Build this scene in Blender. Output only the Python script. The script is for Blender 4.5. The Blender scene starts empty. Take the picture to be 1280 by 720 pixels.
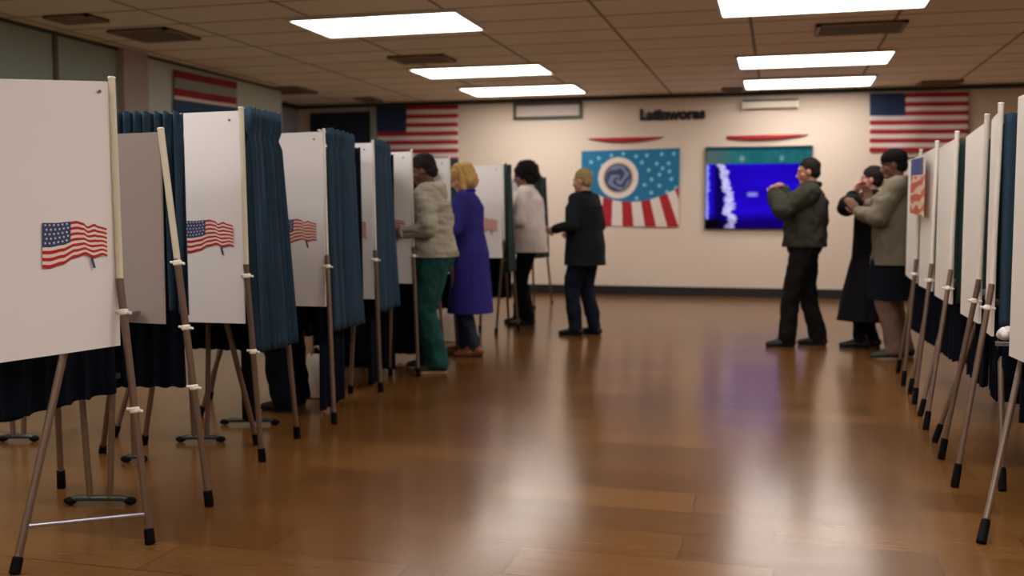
import bpy, bmesh, math, random
from mathutils import Vector, Matrix, noise
random.seed(7)
C = bpy.context.scene.collection
V = Vector

# ------------------------------------------------------------------ camera maths (metres; room axis = +Y)
FPX, YAW, PITCH, CAMH = 1250.0, math.radians(14.96), math.radians(4.118), 1.25
_fh = V((-math.sin(YAW), math.cos(YAW), 0)); _rt = V((math.cos(YAW), math.sin(YAW), 0))
_fw = _fh*math.cos(PITCH) - V((0, 0, 1))*math.sin(PITCH)
_up = _fh*math.sin(PITCH) + V((0, 0, 1))*math.cos(PITCH)
CAM = V((0, 0, CAMH))
def _ray(u, v): return _fw*FPX + _rt*(u-640) - _up*(v-360)
def G(u, v, z=0.0):
    r = _ray(u, v); return CAM + r*((z-CAMH)/r.z)
def PY(u, v, Y):
    r = _ray(u, v); return CAM + r*(Y/r.y)
def PX(u, v, X):
    r = _ray(u, v); return CAM + r*(X/r.x)
def PD(u, d, z=0.0):
    """point seen in column u at camera depth d, at height z"""
    # depth = p . fw ; lateral = (u-640)/F*d
    a = (z-CAMH); lat = (u-640)/FPX*d
    # horizontal forward distance h: h*cos(P) - a*sin(P) = d
    h = (d + a*math.sin(PITCH))/math.cos(PITCH)
    p = _fh*h + _rt*lat; return V((p.x, p.y, z))

# ------------------------------------------------------------------ materials
def lin(c):
    if isinstance(c, str):
        c = [int(c[i:i+2], 16)/255 for i in (0, 2, 4)]
    return [((x+0.055)/1.055)**2.4 if x > 0.04045 else x/12.92 for x in c]
def mat(name, col, rough=0.6, metal=0.0, var=0.0, vscale=8.0, bump=0.0, bscale=60.0, sheen=0.0, spec=0.5):
    m = bpy.data.materials.new(name); m.use_nodes = True
    nt = m.node_tree; b = nt.nodes['Principled BSDF']
    c = lin(col)
    b.inputs['Roughness'].default_value = rough; b.inputs['Metallic'].default_value = metal
    b.inputs['Specular IOR Level'].default_value = spec
    if sheen: b.inputs['Sheen Weight'].default_value = sheen
    tc = nt.nodes.new('ShaderNodeTexCoord')
    ns = nt.nodes.new('ShaderNodeTexNoise'); ns.inputs['Scale'].default_value = vscale; ns.inputs['Detail'].default_value = 4
    nt.links.new(tc.outputs['Object'], ns.inputs['Vector'])
    mx = nt.nodes.new('ShaderNodeMix'); mx.data_type = 'RGBA'
    mx.inputs[6].default_value = (*[x*(1-var) for x in c], 1); mx.inputs[7].default_value = (*[min(1, x*(1+var)) for x in c], 1)
    nt.links.new(ns.outputs['Fac'], mx.inputs[0]); nt.links.new(mx.outputs[2], b.inputs['Base Color'])
    if bump:
        n2 = nt.nodes.new('ShaderNodeTexNoise'); n2.inputs['Scale'].default_value = bscale; n2.inputs['Detail'].default_value = 3
        nt.links.new(tc.outputs['Object'], n2.inputs['Vector'])
        bp = nt.nodes.new('ShaderNodeBump'); bp.inputs['Strength'].default_value = bump; bp.inputs['Distance'].default_value = 0.01
        nt.links.new(n2.outputs['Fac'], bp.inputs['Height']); nt.links.new(bp.outputs['Normal'], b.inputs['Normal'])
    return m
def emit(name, col, strength):
    m = bpy.data.materials.new(name); m.use_nodes = True; nt = m.node_tree
    nt.nodes.remove(nt.nodes['Principled BSDF'])
    e = nt.nodes.new('ShaderNodeEmission'); e.inputs[0].default_value = (*lin(col), 1); e.inputs[1].default_value = strength
    nt.links.new(e.outputs[0], nt.nodes['Material Output'].inputs[0]); return m

M = {}
M['panel'] = mat('corrugated_plastic_white', 'ece6e3', 0.45, var=.03, vscale=2)
M['panel_cream'] = mat('corrugated_plastic_cream', 'e8e0d3', 0.45, var=.04, vscale=2)
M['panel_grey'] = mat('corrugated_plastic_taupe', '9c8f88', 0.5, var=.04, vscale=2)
M['post'] = mat('post_cream', 'd8d0b4', 0.35, 0.1, var=.05)
M['post_white'] = mat('post_white', 'e2dace', 0.4, var=.03)
M['leg'] = mat('leg_bronze_metal', '66503f', 0.4, 0.2, var=.12, vscale=14)
M['rubber'] = mat('black_rubber', '070707', 0.7, spec=.1)
M['clip'] = mat('clip_plastic', 'e8e2d2', 0.4)
M['bar'] = mat('cross_bar_metal', 'a8a8b4', 0.25, 0.8)
M['curtain'] = mat('curtain_blue', '2b4153', 0.8, var=.15, vscale=3, bump=.15, bscale=300, spec=.2)
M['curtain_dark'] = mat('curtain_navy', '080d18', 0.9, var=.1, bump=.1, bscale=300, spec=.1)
M['curtain_green'] = mat('curtain_green', '16302a', 0.85, var=.12, bump=.1, bscale=300)
M['shelf'] = mat('shelf_grey', '6a645e', 0.6)
M['foot'] = mat('table_foot_steel', '39423c', 0.35, 0.5)
M['red'] = mat('flag_red', 'a8141e', 0.7, var=.06)
M['white'] = mat('flag_white', 'dccfc6', 0.7, var=.03)
M['blue'] = mat('flag_navy', '152c4e', 0.75, var=.1)
M['decal_red'] = mat('decal_red', 'b50f22', 0.5)
M['decal_white'] = mat('decal_white', 'ead8c8', 0.5)
M['decal_blue'] = mat('decal_blue', '27406f', 0.5)
M['decal_pole'] = mat('decal_pole', '45456a', 0.5)
M['wall'] = mat('painted_wall_cream', 'deccb8', 0.75, var=.03, vscale=1.2, bump=.05, bscale=120)
M['wall_left'] = mat('painted_wall_sage', '98a698', 0.8, var=.04, vscale=.8, bump=.05, bscale=120)
M['wall_side'] = mat('painted_wall_side', 'bac2b4', 0.8, var=.04, vscale=.8, bump=.05, bscale=120)
M['black_trim'] = mat('baseboard_black', '141414', 0.5)
M['green_trim'] = mat('trim_dark_green', '26302a', 0.5)
M['navy_panel'] = mat('navy_panel', '0c1a33', 0.7, var=.1)
M['alu'] = mat('light_frame', 'cfcabb', 0.4, 0.2)
M['vent'] = mat('vent_dark', '8a7460', 0.6, var=.1)
M['vent_in'] = mat('vent_inner', '4a3b30', 0.8)
M['letter'] = mat('letter_black', '16130f', 0.5)
M['lamp'] = emit('light_diffuser_glow', 'fff9f6', 6.5)

# ------------------------------------------------------------------ object helpers
ROOT = {}
def rootloc(p):
    while p is not None and p.parent is not None: p = p.parent
    return p.location.copy() if p is not None else V((0, 0, 0))
def obj(name, bm, m, parent=None, smooth=True, loc=None):
    """bm is in world coordinates; placed relative to the root of its parent (or to loc)"""
    me = bpy.data.meshes.new(name)
    L = rootloc(parent) if parent is not None else (V(loc) if loc is not None else V((0, 0, 0)))
    if parent is None or parent.rotation_euler.z == 0:
        bmesh.ops.translate(bm, verts=bm.verts, vec=-L)
    bm.to_mesh(me); bm.free()
    for k in (m if isinstance(m, (list, tuple)) else [m]): me.materials.append(k)
    if smooth:
        for p in me.polygons: p.use_smooth = True
        try: me.set_sharp_from_angle(angle=math.radians(40))
        except Exception: pass
    o = bpy.data.objects.new(name, me); C.objects.link(o)
    if parent is not None: o.parent = parent
    else: o.location = L
    return o
def thing(name, label, cat, loc, group=None):
    o = bpy.data.objects.new(name, None); C.objects.link(o); o.location = loc
    o.empty_display_size = .1; o['label'] = label; o['category'] = cat
    if group: o['group'] = group
    return o
def tag(o, label, cat, group=None):
    o['label'] = label; o['category'] = cat
    if group: o['group'] = group
    return o
def struct(name, bm, m, label=None, parent=None):
    o = obj(name, bm, m, parent, smooth=False)
    if parent is None: o['kind'] = 'structure'
    if label: o['label'] = label
    return o
def NB(): return bmesh.new()
def box(bm, lo, hi, mi=0, bev=0.0):
    r = bmesh.ops.create_cube(bm, size=1)
    lo, hi = V(lo), V(hi)
    for v in r['verts']:
        v.co = V([(lo[i]+hi[i])/2 + v.co[i]*(hi[i]-lo[i]) for i in range(3)])
    fs = set(f for v in r['verts'] for f in v.link_faces)
    for f in fs: f.material_index = mi
    if bev:
        bmesh.ops.bevel(bm, geom=list(set(e for f in fs for e in f.edges)), offset=bev, segments=2, affect='EDGES', profile=.7)
def frame_of(w, side=None):
    w = w.normalized()
    s = V(side) if side is not None else (V((1, 0, 0)) if abs(w.x) < .9 else V((0, 1, 0)))
    u = (s - w*s.dot(w))
    if u.length < 1e-4: u = w.orthogonal()
    u.normalize(); v = w.cross(u).normalized(); return w, u, v
def rings(bm, cs, n=12):
    """cs: list of (centre, u_vec, v_vec) ellipse half axes; closed shell"""
    prev = None; first = None
    for c, u, v in cs:
        ring = [bm.verts.new(c + u*math.cos(2*math.pi*i/n) + v*math.sin(2*math.pi*i/n)) for i in range(n)]
        if prev:
            for i in range(n): bm.faces.new((prev[i], prev[(i+1) % n], ring[(i+1) % n], ring[i]))
        else: first = ring
        prev = ring
    bm.faces.new(list(reversed(first))); bm.faces.new(prev)
def cap(bm, p0, p1, r0, r1=None, asp=1.0, side=None, n=12):
    """tapered capsule, radius*asp along side"""
    p0, p1 = V(p0), V(p1); r1 = r0 if r1 is None else r1
    w = p1-p0
    if w.length < 1e-5: w = V((0, 0, 1e-4)); p1 = p0+w
    w, u, v = frame_of(w, side); cs = []
    for a in (-84, -60, -35, -12): t = math.radians(a); cs.append((p0+w*r0*math.sin(t), u*r0*asp*math.cos(t), v*r0*math.cos(t)))
    for a in (12, 35, 60, 84): t = math.radians(a); cs.append((p1+w*r1*math.sin(t), u*r1*asp*math.cos(t), v*r1*math.cos(t)))
    rings(bm, cs, n)
def tube(bm, p0, p1, r0, r1=None, n=14):
    p0, p1 = V(p0), V(p1); r1 = r0 if r1 is None else r1
    w, u, v = frame_of(p1-p0)
    e = min(r0, r1)*.25
    rings(bm, [(p0, u*(r0-e), v*(r0-e)), (p0+w*e, u*r0, v*r0), (p1-w*e, u*r1, v*r1), (p1, u*(r1-e), v*(r1-e))], n)
def path_tube(bm, pts, r, n=10):
    pts = [V(p) for p in pts]; cs = []
    for i, p in enumerate(pts):
        d = (pts[min(i+1, len(pts)-1)]-pts[max(i-1, 0)])
        w, u, v = frame_of(d, (0, 0, 1) if abs(d.normalized().z) < .9 else (1, 0, 0)); cs.append((p, u*r, v*r))
    rings(bm, cs, n)
def ell(bm, c, r, R=None, n=16):
    c = V(c); cs = []
    for i in range(1, 12):
        t = math.pi*i/12 - math.pi/2
        cs.append((V((0, 0, r[2]*math.sin(t))), V((r[0]*math.cos(t), 0, 0)), V((0, r[1]*math.cos(t), 0))))
    if R is None: rings(bm, [(c+a, b, d) for a, b, d in cs], n)
    else: rings(bm, [(c+R@a, R@b, R@d) for a, b, d in cs], n)

# ================================================================== THE ROOM
XL, XL2, YL, YB, XR, YF, H = -7.25, -8.05, 13.75, 15.85, 4.6, -4.0, 3.14
def plane_box(lo, hi):
    bm = NB(); box(bm, lo, hi); return bm
# floor material: brown wood-look tiles, glossy
m = mat('floor_brown_tiles', '6b4024', 0.22, var=.0, spec=.55)
nt = m.node_tree; b = nt.nodes['Principled BSDF']
tc = nt.nodes.new('ShaderNodeTexCoord')
br = nt.nodes.new('ShaderNodeTexBrick'); br.offset = .37; br.inputs['Scale'].default_value = 1.0
br.inputs['Brick Width'].default_value = .92; br.inputs['Row Height'].default_value = .3; br.inputs['Mortar Size'].default_value = .0035
br.inputs['Color1'].default_value = (*lin('5e3d1c'), 1); br.inputs['Color2'].default_value = (*lin('765028'), 1)
br.inputs['Mortar'].default_value = (*lin('4a2e16'), 1); br.inputs['Bias'].default_value = -.1
nt.links.new(tc.outputs['Object'], br.inputs['Vector'])
mp = nt.nodes.new('ShaderNodeMapping'); mp.inputs['Scale'].default_value = (1.2, 9, 1)
nt.links.new(tc.outputs['Object'], mp.inputs['Vector'])
n1 = nt.nodes.new('ShaderNodeTexNoise'); n1.inputs['Scale'].default_value = 2.2; n1.inputs['Detail'].default_value = 6
nt.links.new(mp.outputs['Vector'], n1.inputs['Vector'])
hv = nt.nodes.new('ShaderNodeMix'); hv.data_type = 'RGBA'; hv.blend_type = 'MULTIPLY'; hv.inputs[0].default_value = .55
nt.links.new(br.outputs['Color'], hv.inputs[6])
cr = nt.nodes.new('ShaderNodeValToRGB'); cr.color_ramp.elements[0].position = .3; cr.color_ramp.elements[0].color = (.8, .76, .72, 1)
cr.color_ramp.elements[1].position = .7; cr.color_ramp.elements[1].color = (1.1, 1.08, 1.04, 1)
nt.links.new(n1.outputs['Fac'], cr.inputs['Fac']); nt.links.new(cr.outputs['Color'], hv.inputs[7])
nt.links.new(hv.outputs[2], b.inputs['Base Color'])
n2 = nt.nodes.new('ShaderNodeTexNoise'); n2.inputs['Scale'].default_value = 1.3; n2.inputs['Detail'].default_value = 5
nt.links.new(mp.outputs['Vector'], n2.inputs['Vector'])
rr = nt.nodes.new('ShaderNodeMapRange'); rr.inputs['To Min'].default_value = .17; rr.inputs['To Max'].default_value = .25; b.inputs['Coat Weight'].default_value = .06; b.inputs['Specular Tint'].default_value = (*lin('f0cc98'), 1); b.inputs['Coat Roughness'].default_value = .16
nt.links.new(n2.outputs['Fac'], rr.inputs['Value']); nt.links.new(rr.outputs['Result'], b.inputs['Roughness'])
bp = nt.nodes.new('ShaderNodeBump'); bp.inputs['Strength'].default_value = .04; bp.inputs['Distance'].default_value = .001
nt.links.new(n1.outputs['Fac'], bp.inputs['Height'])
bp2 = nt.nodes.new('ShaderNodeBump'); bp2.inputs['Strength'].default_value = .15; bp2.inputs['Distance'].default_value = .002; bp2.invert = True
nt.links.new(br.outputs['Fac'], bp2.inputs['Height']); nt.links.new(bp.outputs['Normal'], bp2.inputs['Normal'])
nt.links.new(bp2.outputs['Normal'], b.inputs['Normal'])
M['floor'] = m
struct('floor', plane_box((XL2-.2, YF-.2, -.1), (XR+.2, YB+.2, 0)), m, 'glossy brown wood-look tile floor')
# ceiling: suspended tiles
m = mat('ceiling_tiles', 'c9b9a6', 0.85); nt = m.node_tree; b = nt.nodes['Principled BSDF']
tc = nt.nodes.new('ShaderNodeTexCoord'); mp = nt.nodes.new('ShaderNodeMapping'); mp.inputs['Location'].default_value = (.31, .0, 0)
nt.links.new(tc.outputs['Object'], mp.inputs['Vector'])
br = nt.nodes.new('ShaderNodeTexBrick'); br.offset = 0; br.inputs['Scale'].default_value = 1
br.inputs['Brick Width'].default_value = 1.35; br.inputs['Row Height'].default_value = .68; br.inputs['Mortar Size'].default_value = .018
br.inputs['Color1'].default_value = (*lin('f2e6cf'), 1); br.inputs['Color2'].default_value = (*lin('ebdec4'), 1)
br.inputs['Mortar'].default_value = (*lin('8e8068'), 1)
nt.links.new(mp.outputs['Vector'], br.inputs['Vector']); nt.links.new(br.outputs['Color'], b.inputs['Base Color'])
bp = nt.nodes.new('ShaderNodeBump'); bp.inputs['Strength'].default_value = .6; bp.inputs['Distance'].default_value = .01
nt.links.new(br.outputs['Fac'], bp.inputs['Height']); nt.links.new(bp.outputs['Normal'], b.inputs['Normal'])
struct('ceiling', plane_box((XL2-.2, YF-.2, H), (XR+.2, YB+.2, H+.1)), m, 'suspended tile ceiling')
struct('wall_back', plane_box((XL2-.2, YB, 0), (XR+.2, YB+.15, H)), M['wall'], 'cream painted far wall')
struct('wall_right', plane_box((XR, YF, 0), (XR+.15, YB, H)), M['wall'])
struct('wall_front', plane_box((XL-.2, YF-.15, 0), (XR, YF, H)), M['wall'])
# left wall: darker near section, pilaster, lighter section with flag
yp = PX(176, 60, XL).y
struct('wall_left', plane_box((XL-.9, YF, 0), (XL, yp-.45, H)), M['wall_left'])
struct('wall_left_pier', plane_box((XL-.9, yp-.45, 0), (XL+.09, yp, H)), mat('wall_taupe', 'a4998a', .8))
struct('wall_left_far', plane_box((XL-.9, yp, 0), (XL, YL, H)), M['wall_side'])
struct('wall_recess', plane_box((XL2-.15, YL, 0), (XL2, YB, H)), mat('wall_slate', 'a0a8ba', .8))
bm = NB(); ys = PX(68, 60, XL).y; box(bm, (XL, ys-.03, 0), (XL+.02, ys+.03, H)); struct('trim_1', bm, mat('seam_brown', '5a4c40', .6))
bm = NB(); box(bm, (XL2, YB-.05, H-.06), (XR, YB, H)); struct('trim_2', bm, M['green_trim'])
bm = NB(); box(bm, (XL2, YL, H-.07), (XL2+.06, YB-.05, H)); struct('trim_3', bm, M['green_trim'])
bm = NB(); box(bm, (XL, YF, H-.03), (XL+.03, yp-.45, H)); box(bm, (XL, yp, H-.03), (XL+.03, YL, H)); struct('trim_4', bm, M['green_trim'])
bm = NB(); box(bm, (XL2, YB-.03, 0), (XR, YB, .14)); struct('baseboard_back', bm, M['black_trim'])
bm = NB(); box(bm, (XL, YF, 0), (XL+.02, yp-.45, .14)); struct('baseboard_left', bm, M['black_trim'])
# navy board and pale post at the far left of the back wall
a, c = PY(387, 137, YB-.06), PY(463, 372, YB-.06)
bm = NB(); box(bm, (a.x, YB-.06, .16), (c.x, YB-.005, a.z-.06), bev=.008)
o = obj('wall_board', bm, M['navy_panel'], loc=((a.x+c.x)/2, YB, .16)); tag(o, 'large dark navy board in the far left corner beside the pale pillar', 'board')
a, c = PY(463, 132, YB-.1), PY(471, 372, YB-.1)
bm = NB(); box(bm, (a.x, YB-.1, 0), (c.x, YB, H-.06)); struct('trim_5', bm, mat('post_sage', '8d9890', .7))

# ------------------------------------------------------------------ ceiling lights
def ceiling_light(x0, x1, y0, y1, label):
    t = thing('ceiling_light', label, 'ceiling light', ((x0+x1)/2, (y0+y1)/2, H-.03), 'recessed ceiling light panels')
    w = .035
    bm = NB()
    box(bm, (x0-w, y0-w, H-.03), (x1+w, y0, H)); box(bm, (x0-w, y1, H-.03), (x1+w, y1+w, H))
    box(bm, (x0-w, y0, H-.03), (x0, y1, H)); box(bm, (x1, y0, H-.03), (x1+w, y1, H))
    obj('light_frame', bm, M['alu'], t, smooth=False)
    bm = NB(); box(bm, (x0, y0, H-.02), (x1, y1, H-.006)); obj('diffuser', bm, M['lamp'], t, smooth=False)
def corners(n0, n1, f0, f1):
    ps = [G(*p, H) for p in (n0, n1, f0, f1)]
    return ((ps[0].x+ps[2].x)/2, (ps[1].x+ps[3].x)/2, (ps[0].y+ps[1].y)/2, (ps[2].y+ps[3].y)/2)
LT = [((357, 24), (570, 11), (418, 43), (602, 35), 'nearest and largest of the three ceiling lights on the left'),
      ((515, 84), (677, 79), (535, 96), (687, 90), 'middle ceiling light of the three on the left'),
      ((577, 109), (720, 104), (595, 119), (728, 114), 'farthest ceiling light on the left, above the framed sign'),
      ((922, 69), (1115, 62), (926, 83), (1110, 77), 'middle ceiling light of the three on the right'),
      ((930, 98), (1093, 94), (933, 109), (1088, 105), 'farthest ceiling light on the right, nearest the back wall')]
for n0, n1, f0, f1, lb in LT:
    ceiling_light(*corners(n0, n1, f0, f1), lb)
p, q = G(904, 18, H), G(1155, 5, H)
ceiling_light(p.x, q.x, p.y-1.25, p.y, 'nearest ceiling light on the right, cut by the top of the frame')
xl = G(357, 24, H).x
for y in (5.6, 3.0, .6, -2.2):  # unseen rows, added to brighten the booth panels facing the camera
    ceiling_light(xl, xl+1.65, y, y+1.1, 'unseen ceiling light added nearer the camera to light the foreground')
    ceiling_light(-.45, 1.35, y, y+1.1, 'unseen ceiling light added nearer the camera to light the foreground')
# ceiling vents
def vent(u0, v0, u1, v1, label, slats=7):
    a, c = G(u0, (v0+v1)/2, H), G(u1, (v0+v1)/2, H); yn, yf = G((u0+u1)/2, v0, H).y, G((u0+u1)/2, v1, H).y
    x0, x1 = a.x, c.x; yf = max(yf, yn+.3)
    t = thing('ceiling_vent', label, 'vent', ((x0+x1)/2, (yn+yf)/2, H-.03), 'ceiling air vents')
    bm = NB(); box(bm, (x0, yn, H-.012), (x1, yf, H-.001)); obj('backing', bm, M['vent_in'], t, smooth=False)
    bm = NB()
    for s in ((x0, yn, x1, yn+.04), (x0, yf-.04, x1, yf), (x0, yn, x0+.04, yf), (x1-.04, yn, x1, yf)):
        box(bm, (s[0], s[1], H-.03), (s[2], s[3], H-.001))
    obj('vent_frame', bm, M['vent'], t, smooth=False)
    bm = NB()
    for i in range(1, slats):
        y = yn+(yf-yn)*i/slats; box(bm, (x0+.04, y-.012, H-.028), (x1-.04, y+.012, H-.012))
    s = obj('slats', bm, M['vent'], t, smooth=False)
vent(62, 17, 128, 27, 'dark ceiling air vent nearest the top left corner')
vent(150, 34, 235, 50, 'dark ceiling air vent above the leftmost blue curtain')
vent(490, 68, 565, 77, 'faint brown ceiling vent in front of the middle left light')
vent(1020, 27, 1130, 40, 'brown ceiling vent just behind the nearest right light')
vent(903, 109, 930, 114, 'small dark ceiling vent left of the farthest right light', 4)
vent(322, 108, 388, 116, 'grey ceiling vent above the navy board corner', 4)
vent(448, 121, 472, 126, 'small dark ceiling vent above the pale pillar', 4)
vent(1150, 100, 1200, 106, 'ceiling vent above the right wall flag', 4)

# ------------------------------------------------------------------ painted grids (flags, banner)
def paint_grid(name, P, nu, nv, fn, mats, parent=None, thick=.006, nrm=V((0, -1, 0)), wav=None, loc=None):
    """P(u,v)->point, u right, v down; fn(u,v)->material index"""
    bm = NB(); g = []
    for j in range(nv+1):
        row = []
        for i in range(nu+1):
            u, v = i/nu, j/nv; p = P(u, v)
            if wav: p = p + nrm*wav(u, v)
            row.append(bm.verts.new(p))
        g.append(row)
    for j in range(nv):
        for i in range(nu):
            f = bm.faces.new((g[j][i], g[j+1][i], g[j+1][i+1], g[j][i+1])); f.material_index = fn((i+.5)/nu, (j+.5)/nv)
    o = obj(name, bm, mats, parent, loc=loc)
    s = o.modifiers.new('thickness', 'SOLIDIFY'); s.thickness = thick; s.offset = -1
    return o
def usflag(u, v):
    k = int(v*13)
    if u < .4 and k < 7: return 2
    return 0 if k % 2 == 0 else 1
def instar(x, y, r):
    d = math.hypot(x, y)
    if d > r: return False
    a = (math.atan2(y, x)+math.pi/2) % (2*math.pi/5); a = abs(a-math.pi/5)
    return d < r*(.42+.58*(a/(math.pi/5))**1.5) if True else False
def quad(p00, p10, p01, p11):
    return lambda u, v: p00*(1-u)*(1-v)+p10*u*(1-v)+p01*(1-u)*v+p11*u*v
Yw = YB-.012
# right wall flag
p00, p10, p11 = PY(1087, 117, Yw-.01), PY(1211, 115, Yw-.01), PY(1211, 190, Yw-.01); p01 = PY(1087, 190, Yw-.01)
for p in (p00, p10, p01, p11): pass
def flagfn(can_u, can_k, first=0):
    def fn(u, v):
        k = min(12, int(v*13))
        if u < can_u and k < can_k: return 2
        return (k+first) % 2
    return fn
fw = paint_grid('wall_flag', quad(p00, p10, p01, p11), 60, 52, flagfn(.36, 5), [M['red'], M['white'], M['blue']],
                wav=lambda u, v: .012+.012*math.sin(u*13+v*3), loc=(p00+p11)/2)
tag(fw, 'striped flag with navy corner high on the right of the back wall', 'flag')
p00, p10, p01, p11 = PY(472, 133, Yw-.01), PY(573, 131, Yw-.01), PY(472, 203, Yw-.01), PY(573, 202, Yw-.01)
fw = paint_grid('wall_flag', quad(p00, p10, p01, p11), 60, 52, flagfn(.36, 6), [M['red'], M['white'], M['blue']],
                wav=lambda u, v: .012+.012*math.sin(u*12+v*4+1), loc=(p00+p11)/2)
tag(fw, 'striped flag beside the pale pillar on the left of the back wall', 'flag')
# banner on the left side wall
Xf = XL+.02
p00, p10, p01, p11 = PX(217, 87, Xf), PX(295, 103, Xf), PX(217, 172, Xf), PX(295, 176, Xf)
def lbf(u, v):
    if v < .12: return 0
    if v < .27: return 3
    if v < .385: return 0
    if v < .43: return 1
    return 2
fw = paint_grid('striped_wall_banner', quad(p00, p10, p01, p11), 20, 60, lbf, [mat('banner_dark_red', '8c1220', .75), M['white'], mat('banner_deep_blue', '1a4463', .75), mat('banner_grey', '8f958a', .8)],
                nrm=V((1, 0, 0)), wav=lambda u, v: .01+.01*math.sin(u*9), loc=(p00+p11)/2)
tag(fw, 'banner of two dark red stripes over deep blue on the left side wall', 'banner')
# round seal banner
p00, p10, p01, p11 = PY(727, 189, Yw), PY(850, 185, Yw), PY(727, 282, Yw), PY(848, 284, Yw)
stars = [(.1,.15),(.18,.1),(.31,.07),(.1,.3),(.56,.09),(.67,.08),(.82,.07),(.94,.07),(.77,.19),(.89,.19),(.69,.27),(.9,.29),(.8,.33),(.72,.39),(.92,.39),(.65,.46),(.8,.47),(.97,.5),(.72,.56),(.88,.55),(.57,.63),(.08,.44),(.62,.17),(.83,.25),(.43,.05),(.22,.2)]
AR = (p10-p00).length/(p01-p00).length
def ban(u, v):
    cx, cy = .38, .365; dx, dy = (u-cx)*AR, v-cy; d = math.hypot(dx, dy)
    if d < .185:
        if d > .168: return 4
        a = math.atan2(dy, dx); n = noise.noise(V((dx*9, dy*9, 2)))
        return 5 if math.sin(a*2+d*55+n*3) > .1 else 6
    if d < .27: return 1 if d > .205 else 7
    edge = .48+.2*math.sin(min(1, max(0, (u-.02)/.98))*math.pi)**.8 if u > .03 else .5
    if v < edge:
        for sx, sy in stars:
            if instar((u-sx)*AR, v-sy, .034): return 3
        return 2
    # fan of stripes from a point far above the centre-left
    t = (u-.36)/(.55+.45*v)
    return int(math.floor((t+2.0)/.115)) % 2
M['b_teal'] = mat('banner_teal', '0f6f98', .7, var=.12, vscale=5); M['b_star'] = mat('banner_star', '86cede', .7)
M['b_dark'] = mat('seal_dark', '3a2c28', .7); M['b_s1'] = mat('seal_blue', '2e3c60', .7); M['b_s2'] = mat('seal_grey', '737d98', .7); M['b_tan'] = mat('seal_tan', 'c3a988', .7)
fw = paint_grid('seal_banner', quad(p00, p10, p01, p11), 260, 204, ban,
                [M['red'], mat('banner_white', 'e2d3c8', .7), M['b_teal'], M['b_star'], M['b_dark'], M['b_s1'], M['b_s2'], M['b_tan']],
                wav=lambda u, v: .006+.005*math.sin(u*8+v*2), loc=(p00+p11)/2)
tag(fw, 'blue starred banner with a round seal above red and white stripes', 'banner')
# red swags
def swag(u0, v0, u1, v1, label, h=5.5, left=1.0):
    a, c = PY(u0, v0, Yw), PY(u1, v1, Yw); bm = NB(); n = 24; px = 15.6/FPX
    top, bot = [], []
    for i in range(n+1):
        t = i/n; p = a.lerp(c, t)
        hh = h*px*(math.sin(math.pi*min(1, max(0, .12*left+t*(1-.12*left))))**.7)+.008
        tp = p+V((0, 0, 0)); bt = p-V((0, 0, hh)); top.append(tp); bot.append(bt)
    vt = [bm.verts.new(p+V((0, -.02*math.sin(math.pi*i/n), 0))) for i, p in enumerate(top)]; vb = [bm.verts.new(p+V((0, -.035*math.sin(math.pi*i/n), 0))) for i, p in enumerate(bot)]
    for i in range(n): bm.faces.new((vt[i], vb[i], vb[i+1], vt[i+1]))
    o = obj('ribbon_swag', bm, M['red'], loc=(a+c)/2); s = o.modifiers.new('thickness', 'SOLIDIFY'); s.thickness = .012; s.offset = 0
    tag(o, label, 'ribbon', 'red ribbon swags')
swag(735, 173, 829, 171, 'thin curved red ribbon above the banner with the round seal', 5, 0)
swag(908, 170, 1010, 168, 'thin curved red ribbon above the glowing blue screen', 5, 1.6)
# framed sign
a, c = PY(642, 129, Yw), PY(728, 148, Yw)
t = thing('framed_sign', 'long blank pale sign in a dark olive frame under the ceiling', 'sign', ((a.x+c.x)/2, Yw, c.z))
bm = NB(); w = .05
box(bm, (a.x, Yw-.03, c.z), (c.x, YB-.002, c.z+w), bev=.006); box(bm, (a.x, Yw-.03, a.z-w), (c.x, YB-.002, a.z), bev=.006)
box(bm, (a.x, Yw-.03, c.z+w), (a.x+w, YB-.002, a.z-w), bev=.006); box(bm, (c.x-w, Yw-.03, c.z+w), (c.x, YB-.002, a.z-w), bev=.006)
obj('frame', bm, mat('frame_olive', '3a3a22', .5), t)
bm = NB(); box(bm, (a.x+w, Yw-.005, c.z+w), (c.x-w, YB-.002, a.z-w)); obj('sign_face', bm, mat('sign_face', 'c8b6ac', .5), t)
# projection screen housing
a, c = PY(928, 124, Yw-.06), PY(998, 134, Yw-.06)
t = thing('screen_housing', 'pale horizontal roller housing on the back wall right of the lettering', 'roller housing', ((a.x+c.x)/2, Yw, c.z))
bm = NB(); box(bm, (a.x+.03, YB-.1, c.z), (c.x-.03, YB-.002, a.z-.03), bev=.012); obj('tube_case', bm, mat('housing_cream', 'd3c6b4', .5), t)
bm = NB(); box(bm, (a.x, YB-.11, a.z-.045), (c.x, YB-.002, a.z-.01), bev=.004); obj('top_rail', bm, mat('housing_rail', '4a3e36', .5), t)
bm = NB(); box(bm, (a.x, YB-.11, c.z-.01), (a.x+.03, YB-.002, a.z-.04)); obj('end_cap', bm, M['alu'], t)
bm = NB(); box(bm, (c.x-.03, YB-.11, c.z-.01), (c.x, YB-.002, a.z-.04)); obj('end_cap', bm, M['alu'], t)
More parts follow.
